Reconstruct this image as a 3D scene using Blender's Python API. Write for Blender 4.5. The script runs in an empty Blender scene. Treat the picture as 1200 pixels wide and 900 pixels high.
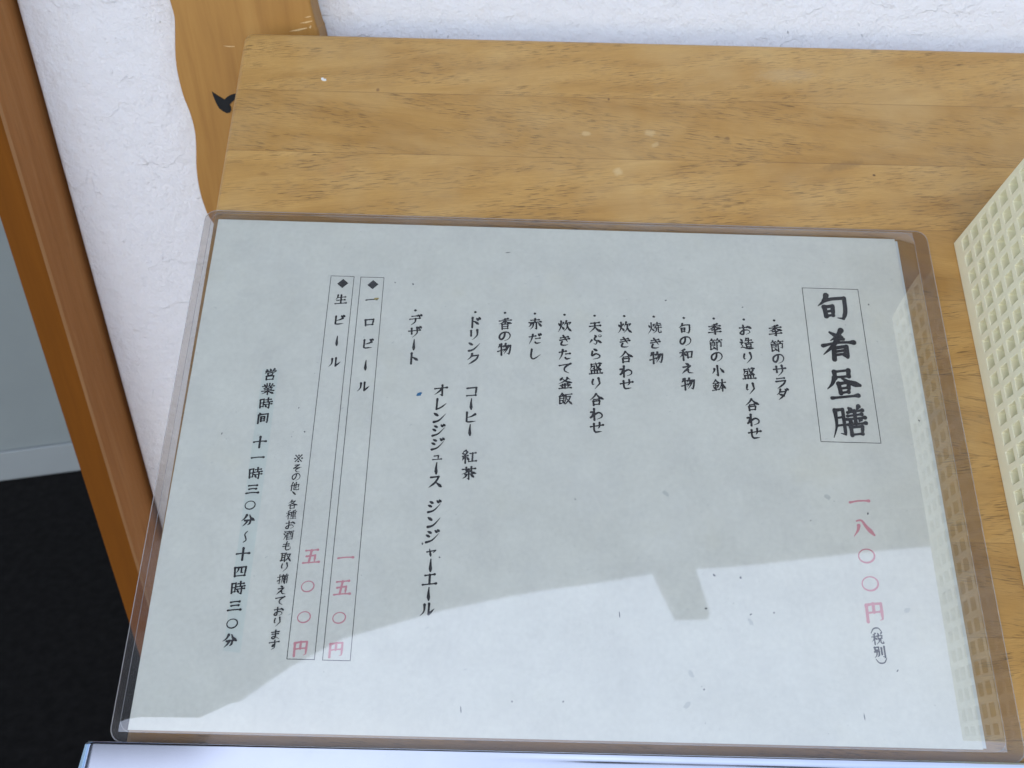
import bpy, bmesh, math, random
from mathutils import Matrix, Vector, Euler
rnd = random.Random(7)
S = 0.001                                   # everything is measured in millimetres
H0 = 0.8                                    # height of the menu's lower left corner above the ground, metres
B = [[0.9984768, 0.031716, 0.0451456], [0.0, 0.8182597, -0.5748488], [-0.0551727, 0.5739732, 0.8170133]]
CAM_R = [[0.9996682, 0.0040252, -0.0254438], [-0.0198507, -0.5091252, -0.8604636], [-0.0164176, 0.8606831, -0.5088763]]
CAM_P = [140.2, -217.438, 264.062]
COLUMNS = [
    ('title_lettering', '旬肴昼膳', 14.2, 'k', 1.02, [(265.45, 174.49), (265.38, 156.85), (265.53, 139.21), (265.42, 122.18)]),
    ('price_lettering', '一八〇〇円', 8.4, 'r', 0.86, [(265.36, 89.21), (265.42, 78.36), (265.29, 67.67), (265.23, 57.16), (265.28, 46.66)]),
    ('tax_note_lettering', '(税別）', 4.5, 'k', 1.0, [(265.07, 39.9), (265.24, 37.06), (265.44, 32.23), (265.6, 29.36)]),
    ('dish_lettering', '・季節のサラダ', 5.4, 'k', 1.0, [(239.7, 167.59), (239.77, 162.65), (239.8, 155.54), (239.7, 149.65), (239.69, 144.19), (239.73, 138.63), (239.8, 133.56)]),
    ('dish_lettering', '・お造り盛り合わせ', 5.4, 'k', 1.0, [(226.89, 167.63), (226.96, 162.69), (227.03, 156.2), (227.03, 149.62), (227.01, 142.52), (227.01, 135.7), (227.03, 128.57), (227.03, 121.95), (227.06, 116.08)]),
    ('dish_lettering', '・季節の小鉢', 5.4, 'k', 1.0, [(214.18, 167.67), (214.24, 162.55), (214.22, 155.44), (214.15, 149.73), (214.14, 143.41), (214.13, 136.75)]),
    ('dish_lettering', '・旬の和え物', 5.4, 'k', 1.0, [(201.54, 167.54), (201.65, 162.51), (201.59, 156.71), (201.6, 150.39), (201.69, 143.89), (201.71, 137.06)]),
    ('dish_lettering', '・焼き物', 5.4, 'k', 1.0, [(188.87, 167.77), (188.99, 162.37), (189.11, 155.26), (189.23, 148.52)]),
    ('dish_lettering', '・炊き合わせ', 5.4, 'k', 1.0, [(176.41, 167.63), (176.47, 162.24), (176.43, 155.3), (176.53, 148.48), (176.5, 142.0), (176.51, 136.12)]),
    ('dish_lettering', '・天ぷら盛り合わせ', 5.4, 'k', 1.0, [(163.93, 167.41), (164.02, 162.02), (164.04, 156.06), (164.06, 149.48), (164.06, 142.91), (164.03, 136.17), (164.03, 129.02), (164.05, 122.57), (164.05, 116.85)]),
    ('dish_lettering', '・炊きたて釜飯', 5.4, 'k', 1.0, [(151.28, 167.45), (151.33, 162.06), (151.34, 155.39), (151.4, 148.83), (151.41, 142.6), (151.41, 135.78), (151.44, 128.98)]),
    ('dish_lettering', '・赤だし', 5.4, 'k', 1.0, [(138.82, 167.59), (138.9, 162.56), (138.91, 155.62), (138.97, 148.7)]),
    ('dish_lettering', '・香の物', 5.4, 'k', 1.0, [(126.26, 167.55), (126.38, 162.34), (126.35, 156.54), (126.42, 150.48)]),
    ('dish_lettering', '・ドリンクコーヒー', 5.4, 'k', 1.0, [(113.8, 167.5), (113.88, 162.65), (113.81, 156.86), (113.8, 151.4), (113.77, 145.75), (113.68, 131.02), (113.61, 125.61), (113.63, 119.85), (113.56, 114.32)]),
    ('dish_lettering', '紅茶', 5.4, 'k', 1.0, [(113.76, 103.2), (113.8, 96.3)]),
    ('dish_lettering', 'オレンジジュース', 5.4, 'k', 1.0, [(101.16, 131.15), (101.2, 125.22), (101.17, 119.49), (101.17, 113.83), (101.15, 107.99), (101.17, 102.97), (101.08, 97.98), (101.03, 92.58)]),
    ('dish_lettering', 'ジンジャーエール', 5.4, 'k', 1.0, [(101.23, 82.58), (101.18, 76.56), (101.13, 70.86), (101.08, 65.11), (100.98, 59.88), (100.95, 54.61), (100.88, 49.3), (100.83, 43.62)]),
    ('dish_lettering', '・デザート', 5.4, 'k', 1.0, [(88.67, 167.5), (88.88, 162.93), (88.9, 157.21), (88.98, 151.4), (89.17, 145.16)]),
    ('beer_lettering', '◆一口ビール', 4.9, 'k', 1.0, [(69.89, 179.33), (69.89, 172.08), (69.89, 161.34), (69.96, 151.18), (69.93, 141.44), (69.9, 131.9)]),
    ('beer_lettering', '◆生ビール', 4.9, 'k', 1.0, [(57.11, 179.49), (57.08, 171.77), (57.21, 161.83), (57.24, 152.2), (57.31, 142.44)]),
    ('beer_price_lettering', '一五〇円', 6.3, 'r', 0.86, [(69.29, 62.04), (69.12, 50.71), (68.97, 39.8), (68.85, 28.57)]),
    ('beer_price_lettering', '五〇〇円', 6.3, 'r', 0.86, [(56.54, 62.1), (56.36, 50.89), (56.23, 39.73), (56.13, 28.63)]),
    ('footnote_lettering', '※その他、各種お酒も取り揃えております', 3.7, 'k', 0.84, [(47.39, 100.55), (47.31, 96.47), (47.25, 92.99), (47.24, 89.13), (47.37, 86.0), (47.2, 81.92), (47.15, 77.88), (47.14, 73.89), (47.07, 69.92), (47.03, 65.74), (47.03, 61.6), (46.96, 57.74), (46.9, 53.3), (46.87, 49.15), (46.83, 45.41), (46.8, 41.46), (46.79, 37.8), (46.68, 33.19), (46.64, 29.59)]),
    ('hours_lettering', '営業時間', 5.2, 'k', 1.0, [(31.9, 136.15), (31.76, 129.64), (31.61, 123.36), (31.47, 117.03)]),
    ('hours_lettering', '十一時三〇分〜十四時三〇分', 5.2, 'k', 1.0, [(31.47, 106.91), (31.42, 100.52), (31.35, 93.94), (31.25, 87.6), (31.15, 81.21), (31.07, 75.18), (31.04, 68.84), (30.99, 62.34), (30.9, 55.93), (30.82, 49.62), (30.74, 43.16), (30.67, 36.79), (30.62, 30.65)]),
]
GLYPHS = {
    '一': 'h0553 5049 9552',
    '三': 'h1822 5019 8020;h2450 5047 7648;h0682 5078 9481',
    '十': 'h0548 5044 9546;v5006 5096',
    '八': 't3234 2458 0486;n2412 4812 6644 9886',
    '円': 'v1816 1892;k1816 5012 8412 8484 7290;v5013 5050;h1852 5050 8450',
    '分': 't3806 2830 0550;n6006 7030 9650;k3050 7047 6674 5286;t4850 3872 1894',
    '四': 'v1024 1690;k1024 9019 8488;t3824 3645 2462;k5824 5860 7462;h1486 8684',
    '五': 'h1512 5010 8510;v4812 3888;k2048 7244 6888;h0490 5088 9689',
    '時': 'v0816 1286;k0816 3611 3482;h1046 3444;h1179 3476;h5019 9016;v6804 6838;h4240 9837;h4459 9856;k7842 7894 6286;d5066 5880',
    '間': 'v1522 1594;d2006 2820;k3018 8414 8492 7284;v3440 3678;k3440 6238 6076;h3658 6057;h3676 6075',
    '営': 'd2006 2818;d4603 5015;t7604 6616;t1822 1638 1042;k1824 8820 7836;v3238 3558;k3238 6836 6456;h3556 6455;v2466 2696;k2466 7664 7394;h2693 7392',
    '業': 'v4004 4022;v6003 6022;d2010 2822;t8010 7022;h0827 9224;d3230 3838;t6830 6038;h2243 7841;h2655 7453;h0667 9465;v5042 5098;t4669 3080 1090;n5469 7080 9290',
    '旬': 't3404 2524 0640;k2622 5018 8818 8664 7892 6086;v2446 2680;k2446 5044 4878;h2662 4861;h2678 4877',
    '肴': 't6400 5218 3034;n3004 4616 6830;h0550 5043 9844;t5034 3256 0480;v3660 3499;k3660 7456 7494 6288;h3872 7270;h3884 7282',
    '昼': 'h2810 7006;v2810 2830;h2828 6826;v6808 6826;t2628 1650 0266;n4428 6446 9860;v3650 3882;k3650 6448 6280;h3866 6265;h3881 6280;h1297 8894',
    '膳': 't1610 1658 0496;k1610 3808 3890 2484;h1635 3634;h1660 3659;d5604 6214;t8402 7614;h5019 9415;h5030 9027;h4642 9838;v7016 7056;d5446 5853;t8644 8052;h4659 9856;v5468 5694;k5468 8866 8492;h5691 8690',
    '税': 't3404 2412 1016;h0432 4228;v2412 2496;t2434 1656 0270;d2840 4254;d5404 6018;t8402 7618;v5228 5450;k5228 8826 8448;h5448 8446;t6252 5876 3696;k7452 7482 8290 9690 9474',
    '別': 'v1008 1230;k1008 4206 4028;h1230 4028;k0644 4441 4074 2684;t2432 2268 0292;v6416 6468;k8804 8894 7084',
    '季': 't7003 5010 2512;h0825 9220;v4808 4842;t4826 3040 0650;n5226 7040 9648;k2856 7052 5264;k5264 5492 3886;h0477 9472',
    '節': 't2202 1414 0222;h1814 4412;d2716 3426;t6402 5814 4822;h6013 9611;d7215 7926;v1034 1292;k1034 4432 4258;h1046 4245;h1059 4257;t1092 2886 4276;d3270 4688;k5832 9030 8870 7464;v5832 5899',
    '造': 't5204 4620 3828;h4822 8819;v6604 6642;h3844 9641;v4856 5078;k4856 8453 8274;h5076 8274;d1008 2020;c0636 2434 1252 2266 1278;n0884 2678 5090 9892',
    '盛': 'h1614 8811;t1814 1642 0660;k2231 4029 3854 2648;n4803 5836 7452 8862;t8024 6446 4660;d7203 8212;v1866 2092;k1866 8063 8092;v4066 4092;v6065 6092;h0494 9692',
    '合': 't4804 3030 0452;n5004 7032 9850;h3250 6847;v2864 3096;k2864 7461 7092;h3091 7089',
    '小': 'k5006 5294 3684;t2634 2452 0872;n7230 8450 9668',
    '鉢': 't3002 1822 0234;n3002 4018 5230;h1434 4432;h1051 4848;v2836 2888;d1460 2074;t4458 3872;h0490 5084;h5430 9827;v7604 7698;t7432 6657 5080;n7832 8657 9878;h6475 9073',
    '和': 't4004 2813 1018;h0432 5228;v2814 2898;t2634 1657 0270;d3238 4856;v5830 6278;k5830 9427 8876;h6275 8873',
    '物': 't1608 1222 0436;h1026 4623;v2804 2898;h0266 4852;t5804 5220 4238;k5222 9420 9062 8294 6884;t6624 6047 4272;t8022 7052 4890',
    '焼': 'd0824 1440;t4220 3638;v2604 2640;t2640 2067 0296;n2852 3662 4674;h5016 9213;v7004 7030;h4431 9828;t5831 5642 5048;t8030 7842 7248;h4649 9846;t6450 6076 3896;k7850 7884 8692 9890 9674',
    '炊': 'd0624 1440;t4020 3438;v2404 2440;t2440 1867 0296;n2652 3662 4478;t6204 5624 4642;k5824 9420 8238;t7034 6666 4496;n7044 8076 9896',
    '天': 'h1814 8210;h0842 9238;t4813 4656 0896;n5046 7076 9894',
    '釜': 'd3202 1620;t6602 7412 8820;t6610 5028 0450;n3212 6036 9848;h3056 7053;h1668 8465;v5054 5090;d2674 3484;t7472 6682;h0892 9489',
    '飯': 't2804 1820 0230;n2804 3816 5028;d2412 3020;v1231 1288;k1231 4228 4062;h1446 4045;h1462 4061;t1288 2884 4274;n2664 3674 4890;h5618 9614;t5618 5462 4296;k6036 8833 7662 4898;n6048 7875 9898',
    '赤': 'h2014 8011;v5002 5033;h0635 9431;t3836 3470 1694;k6036 6292 4884;t2244 1660 0470;d7844 9468',
    '香': 't7204 5010 2812;h0623 9419;v5008 5046;t4825 3040 0650;n5225 7040 9648;v2855 3096;k2855 7252 7095;h3074 7073;h3093 7092',
    '紅': 't2602 1010 0624;c0624 2432;t3614 2432 0446;h0446 4042;v2446 2498;t1258 0478;d3656 4674;h5427 9424;v7226 7286;h4889 9886',
    '茶': 'h0619 9416;v3204 3230;v6803 6830;t4820 3442 0454;n5020 7042 9854;h2658 7455;k5040 5296 4088;t3464 2678 1088;d6462 8480',
    '生': 't2404 1832 0650;h2029 8626;v5004 5090;h1659 8456;h0493 9690',
    '口': 'v1626 2082;k1626 8422 7880;h2078 7975',
    '他': 't2804 1832 0248;v1834 1898;k3042 9028 8662 7456;v6206 6270;k4420 4486 7090 9290 9470',
    '各': 't4002 3018 0836;k3616 7412 5036 0462;n3222 6046 9860;v2864 3098;k2864 7261 7096;h3094 7092',
    '種': 't3604 2412 1016;h0432 4228;v2412 2496;t2434 1656 0270;d2838 4054;t8603 7010 5412;h4423 9820;v5232 5462;k5232 9030 8860;h5446 8845;h5460 8858;v7012 7090;h4875 9472;h4293 9890',
    '酒': 'd1008 2020;d0432 1442;t2454 1677 0496;h3013 9610;v3630 3898;k3630 9028 8896;t5412 5442 4458;k7212 7252 8654;h3871 8869;h3893 8891',
    '取': 'h0414 5412;v1414 1484;v4214 4298;h1436 4235;h1456 4255;t0486 2882 5474;k5826 9222 8052 4896;n6034 7866 9896',
    '揃': 'h0228 3424;k2004 2294 0886;t0266 3650;d5002 5612;t8402 7612;h4016 9813;t4626 4662 3896;k4626 6225 6294;h4644 6243;h4660 6259;v7226 7296;k7226 9225 9294 8488;h7244 9043;h7260 9059',
    'の': 'c5216 4656 2878 1264 1634 4614 7818 9246 8076 5092',
    'お': 'h1030 6626;c3806 4050 3488 1080 3256 7052 8874 5892;d7418 9636',
    'り': 'c2814 2242 2660 3654;t7006 7852 4098',
    'わ': 'v3204 3298;c0630 3227;t3030 0676;c0676 3652 6638 9054 8678 5492',
    'せ': 'h0442 9632;c7010 7042 5858;k2818 3072 4288 8684',
    'え': 'd4204 6014;k2034 7426 1090;c4262 5656 6082 9490',
    'き': 'h1826 7418;h1446 8436;c3806 5638 7264;c3060 2286 5094 7490',
    'ぷ': 'd4608 5822;c4828 4446 6266 5490 3682;t2452 0678;d7056 9278;o8616 10',
    'ら': 'd3804 5818;c2624 2262 5448 8266 7286 3096',
    'た': 'h0827 5820;t3406 2652 0694;h5646 8842;c5278 6290 9486',
    'て': 'h0824 5018 9412;c8814 5042 4872 8096',
    'だ': 'h0829 5622;t3408 2652 0694;h5648 8844;c5278 6290 9486;d7606 8620;d9002 9814',
    'し': 'c2806 2272 4492 9258',
    'そ': 'k2612 7008 1248 9440;c7242 3666 4890 8094',
    'も': 'c4604 3672 5294 8480 8054;h1430 6828;h1053 6649',
    'ま': 'h1424 8420;h1844 8040;c5004 5270 3690 1678 4066 9092',
    'す': 'h0424 9619;c5404 5452 3464 4246 5656 5478 2896',
    'サ': 'h0636 9631;v2812 3064;t7006 7257 3896',
    'ラ': 'h2210 7808;k1436 8631 7060 2296',
    'ダ': 't4006 3032 0854;k3628 8026 6062 2096;d3048 6264;d7606 8420;d9001 9814',
    'ド': 'v3006 3096;n3238 5448 7668;d6214 7230;d8007 8822',
    'リ': 'v2412 2660;t7008 7057 3696',
    'ン': 'd1216 3634;t1288 5076 9624',
    'ク': 't4006 3032 0658;k3624 8620 7057 1696',
    'コ': 'k1420 8416 7886;h1485 8083',
    'ー': 'n5204 5050 5296',
    'ヒ': 'k2208 2284 3690 8886;t8428 5444 2452',
    'オ': 'h0632 9627;k6206 6295 4484;t5834 4057 0684',
    'レ': 'k2806 2694 6078 9648',
    'ジ': 'd1810 3822;d0838 2850;t0892 5078 9430;d6606 7820;d8402 9414',
    'ュ': 'k2246 6643 6084;h0888 9485',
    'ス': 'k1616 7412 5057 0694;n5256 7274 9494',
    'ャ': 'k0652 9042 6666;n3224 4698',
    'エ': 'h1819 8416;v5018 5082;h0486 9683',
    'ル': 't2816 2662 0292;k5810 5888 9650',
    'ビ': 'k2208 2284 3690 8886;t8232 5446 2452;d6806 7820;d8402 9414',
    'デ': 'h2415 6412;h0840 8635;t5238 4868 1896;d7404 8218;d9000 9812',
    'ザ': 'h0638 9232;v2814 3066;t6808 7059 3698;d7604 8418;d9000 9812',
    'ト': 'v3604 3698;n3836 5848 8268',
    '※': 'v1812 8286;v8212 1886;p5014;p5086;p1450;p8650',
    '、': 'd3020 6054',
    '・': 'p5050',
    '(': 'a0666 3030 7030 9466',
    '）': 'a0634 3068 7068 9434',
    '〜': 'a6006 4428 5252 5876 4092',
    '〇': 'o5050 34',
    '◆': 'D',
}
MARKS = [(79.2, 180.73), (86.85, 180.15), (126.75, 197.24), (114.49, 9.05), (171.12, 43.52), (206.96, 58.88), (219.51, 44.71), (219.28, 41.93), (228.09, 45.54), (196.25, 23.04), (194.11, 12.26), (277.64, 47.69), (270.9, 25.95), (190.24, 90.32), (252.96, 90.66), (268.05, 84.22), (216.82, 58.17), (97.52, 68.04), (104.2, 63.01), (16.17, 110.05), (155.17, 86.96), (245.57, 80.92), (226.79, 173.55), (281.0, 176.56), (44.98, 121.84), (202.97, 46.48), (200.51, 17.88), (256.72, 9.95), (150.41, 12.71), (132.37, 12.3), (48.48, 111.71), (194.26, 175.79), (294.15, 123.64)]

scene = bpy.context.scene
col = scene.collection
R3 = math.radians

# ------------------------------------------------------------------ camera
cam_data = bpy.data.cameras.new('camera')
cam = bpy.data.objects.new('camera', cam_data)
col.objects.link(cam)
Rw = Matrix(CAM_R)                          # world -> camera (x right, y down, z forward)
Rb = (Matrix(((1, 0, 0), (0, -1, 0), (0, 0, -1))) @ Rw).transposed()
cam.matrix_world = Matrix.Translation(Vector(CAM_P) * S + Vector((0, 0, H0))) @ Rb.to_4x4()
cam_data.sensor_fit = 'HORIZONTAL'
cam_data.sensor_width = 36.0
cam_data.lens = 36.0 * 1100.0 / 1200.0
cam_data.clip_start = 0.02
cam_data.clip_end = 3000.0
cam_data.dof.use_dof = True
cam_data.dof.focus_distance = 0.365
cam_data.dof.aperture_fstop = 22.0
scene.camera = cam

# ------------------------------------------------------------------ light
SUN_EL, SUN_AZ = R3(38.0), R3(196.0)        # azimuth clockwise from +Y (the wall); the sun is behind the viewer
world = bpy.data.worlds.new('World')
scene.world = world
world.use_nodes = True
wn = world.node_tree.nodes
sky = wn.new('ShaderNodeTexSky')
sky.sky_type = 'NISHITA'
sky.sun_disc = False
sky.sun_elevation = SUN_EL
sky.sun_rotation = SUN_AZ
sky.air_density = 1.0
sky.dust_density = 0.6
sky.ozone_density = 2.0
bg = wn['Background']
bg.inputs['Strength'].default_value = 0.15
world.node_tree.links.new(sky.outputs[0], bg.inputs['Color'])

sun_data = bpy.data.lights.new('sun', 'SUN')
sun_data.energy = 0.85
sun_data.angle = R3(110.0)                   # thin bright overcast
sun_data.color = (1.0, 0.965, 0.915)
sun = bpy.data.objects.new('sun', sun_data)
sd = Vector((math.sin(SUN_AZ) * math.cos(SUN_EL), math.cos(SUN_AZ) * math.cos(SUN_EL), math.sin(SUN_EL)))
sun.rotation_euler = sd.to_track_quat('Z', 'Y').to_euler()
sun.location = (0, -1, 3)
col.objects.link(sun)

scene.view_settings.view_transform = 'Standard'
scene.view_settings.look = 'None'
scene.view_settings.exposure = 0.7
scene.view_settings.gamma = 1.0

# ------------------------------------------------------------------ helpers
Bm = Matrix(B)
PAPER = Matrix.Translation((0, 0, H0)) @ Bm.to_4x4()      # menu-paper frame -> world

def tag(o, label=None, cat=None, group=None, kind=None):
    if label: o['label'] = label
    if cat: o['category'] = cat
    if group: o['group'] = group
    if kind: o['kind'] = kind
    return o

def link(name, me, mat=None, parent=None):
    o = bpy.data.objects.new(name, me)
    if mat:
        for m in (mat if isinstance(mat, (list, tuple)) else [mat]):
            me.materials.append(m)
    col.objects.link(o)
    if parent: o.parent = parent
    return o

def from_bm(name, bm, mat=None, parent=None, smooth=False):
    bmesh.ops.recalc_face_normals(bm, faces=bm.faces)
    me = bpy.data.meshes.new(name)
    bm.to_mesh(me); bm.free()
    if smooth:
        for p in me.polygons: p.use_smooth = True
    return link(name, me, mat, parent)

def empty(name, parent=None):
    o = bpy.data.objects.new(name, None)
    o.empty_display_size = 0.05
    col.objects.link(o)
    if parent: o.parent = parent
    return o

def in_paper(o, x=0, y=0, z=0, rot=(0, 0, 0)):
    o.matrix_world = PAPER @ Matrix.Translation((x * S, y * S, z * S)) @ Euler([R3(a) for a in rot]).to_matrix().to_4x4()
    return o

def in_world(o, x=0, y=0, z=0, rz=0):
    o.matrix_world = Matrix.Translation((x * S, y * S, z * S + H0)) @ Matrix.Rotation(R3(rz), 4, 'Z')
    return o

def prism(bm, pts, z0, z1, axis='z'):
    """extrude a polygon (mm) between z0 and z1 along an axis"""
    def P(a, b, c):
        if axis == 'z': return (a * S, b * S, c * S)
        if axis == 'y': return (a * S, c * S, b * S)
        return (c * S, a * S, b * S)
    lo = [bm.verts.new(P(a, b, z0)) for a, b in pts]
    hi = [bm.verts.new(P(a, b, z1)) for a, b in pts]
    n = len(pts)
    bm.faces.new(lo); bm.faces.new(hi)
    for i in range(n):
        bm.faces.new((lo[i], lo[(i + 1) % n], hi[(i + 1) % n], hi[i]))
    return bm

def box(bm, x0, x1, y0, y1, z0, z1):
    return prism(bm, [(x0, y0), (x1, y0), (x1, y1), (x0, y1)], z0, z1)

def rrect(x0, y0, x1, y1, r, n=6):
    pts = []
    for cx, cy, a0 in ((x1 - r, y1 - r, 0), (x0 + r, y1 - r, 90), (x0 + r, y0 + r, 180), (x1 - r, y0 + r, 270)):
        for k in range(n + 1):
            a = R3(a0 + 90 * k / n)
            pts.append((cx + r * math.cos(a), cy + r * math.sin(a)))
    return pts

def bevel(o, w, seg=2, ang=40):
    m = o.modifiers.new('bevel', 'BEVEL')
    m.width = w * S; m.segments = seg; m.limit_method = 'ANGLE'; m.angle_limit = R3(ang)
    m.harden_normals = False
    return o

# ------------------------------------------------------------------ material toolkit
class NT:
    def __init__(self, name):
        self.mat = bpy.data.materials.new(name)
        self.mat.use_nodes = True
        self.t = self.mat.node_tree
        self.n = self.t.nodes
        self.bsdf = self.n['Principled BSDF']
        self.out = self.n['Material Output']
    def add(self, typ, **kw):
        nd = self.n.new(typ)
        for k, v in kw.items(): setattr(nd, k, v)
        return nd
    def put(self, sock, v):
        if hasattr(v, 'links') or isinstance(v, bpy.types.NodeSocket): self.t.links.new(v, sock)
        else: sock.default_value = v
    def coord(self, scale=1000.0, rot=(0, 0, 0), loc=(0, 0, 0), src=None):
        mp = self.add('ShaderNodeMapping')
        if src is None: src = self.add('ShaderNodeTexCoord').outputs['Object']
        self.put(mp.inputs['Vector'], src)
        sc = scale if isinstance(scale, tuple) else (scale,) * 3
        mp.inputs['Scale'].default_value = sc
        mp.inputs['Rotation'].default_value = [R3(a) for a in rot]
        mp.inputs['Location'].default_value = loc
        return mp.outputs[0]
    def noise(self, vec, scale=1.0, detail=4.0, rough=0.5, dist=0.0):
        nd = self.add('ShaderNodeTexNoise')
        self.put(nd.inputs['Vector'], vec)
        nd.inputs['Scale'].default_value = scale; nd.inputs['Detail'].default_value = detail
        nd.inputs['Roughness'].default_value = rough; nd.inputs['Distortion'].default_value = dist
        return nd.outputs['Fac']
    def math(self, op, a, b=0.0, c=None, clamp=False):
        nd = self.add('ShaderNodeMath', operation=op, use_clamp=clamp)
        self.put(nd.inputs[0], a); self.put(nd.inputs[1], b)
        if c is not None: self.put(nd.inputs[2], c)
        return nd.outputs[0]
    def ramp(self, fac, stops):
        nd = self.add('ShaderNodeValToRGB')
        self.put(nd.inputs[0], fac)
        el = nd.color_ramp.elements
        while len(el) < len(stops): el.new(0.5)
        for e, (p, c) in zip(el, stops):
            e.position = p
            e.color = (c, c, c, 1) if isinstance(c, (int, float)) else (*c, 1)
        return nd.outputs[0]
    def rng(self, v, a, b, c=0.0, d=1.0):
        nd = self.add('ShaderNodeMapRange')
        self.put(nd.inputs[0], v)
        for i, q in enumerate((a, b, c, d)): nd.inputs[i + 1].default_value = q
        return nd.outputs[0]
    def mix(self, fac, a, b, mode='MIX'):
        nd = self.add('ShaderNodeMix', data_type='RGBA', blend_type=mode)
        self.put(nd.inputs[0], fac)
        for s, v in ((nd.inputs[6], a), (nd.inputs[7], b)):
            if isinstance(v, tuple): v = (*v, 1) if len(v) == 3 else v
            self.put(s, v)
        return nd.outputs[2]
    def xyz(self, vec):
        nd = self.add('ShaderNodeSeparateXYZ'); self.put(nd.inputs[0], vec); return nd.outputs
    def comb(self, x, y, z=0.0):
        nd = self.add('ShaderNodeCombineXYZ')
        for s, v in zip(nd.inputs, (x, y, z)): self.put(s, v)
        return nd.outputs[0]
    def bump(self, h, strength=0.5, dist=0.001, normal=None):
        nd = self.add('ShaderNodeBump')
        self.put(nd.inputs['Height'], h)
        nd.inputs['Strength'].default_value = strength; nd.inputs['Distance'].default_value = dist
        if normal is not None: self.put(nd.inputs['Normal'], normal)
        return nd.outputs[0]
    def blob(self, v, x, y, rx, ry, rot=0.0, soft=1.0, wob=None):
        """soft elliptical spot of wear or stain at (x, y) mm"""
        mp = self.add('ShaderNodeMapping', vector_type='TEXTURE')
        self.put(mp.inputs['Vector'], v)
        mp.inputs['Location'].default_value = (x, y, 0)
        mp.inputs['Rotation'].default_value = (0, 0, R3(rot))
        mp.inputs['Scale'].default_value = (rx, ry, 1e6)
        ln = self.add('ShaderNodeVectorMath', operation='LENGTH')
        self.put(ln.inputs[0], mp.outputs[0])
        d = ln.outputs['Value']
        if wob is not None: d = self.math('ADD', d, self.math('MULTIPLY', self.math('SUBTRACT', wob, 0.5), 1.2))
        return self.rng(d, 1.0 - 0.5 * soft, 1.0 + 0.5 * soft, 1.0, 0.0)
    def done(self, color=None, rough=None, normal=None, spec=None, **kw):
        b = self.bsdf.inputs
        if color is not None: self.put(b['Base Color'], (*color, 1) if isinstance(color, tuple) and len(color) == 3 else color)
        if rough is not None: self.put(b['Roughness'], rough)
        if normal is not None: self.put(b['Normal'], normal)
        if spec is not None: self.put(b['Specular IOR Level'], spec)
        for k, v in kw.items(): self.put(b[k], v)
        return self.mat
    def shader(self, s):
        self.t.links.new(s, self.out.inputs['Surface']); return self.mat

def mat_plain(name, c, rough=0.6, var=0.12, scale=0.05, bump=0.0, spec=0.4, **kw):
    m = NT(name); v = m.coord()
    n = m.noise(v, scale, 5, 0.6)
    c0 = tuple(x * (1 - var) for x in c); c1 = tuple(min(1, x * (1 + var)) for x in c)
    colr = m.mix(n, c0, c1)
    nm = m.bump(m.noise(v, scale * 8, 4), bump, 0.0005) if bump else None
    return m.done(colr, rough, nm, spec, **kw)

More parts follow.
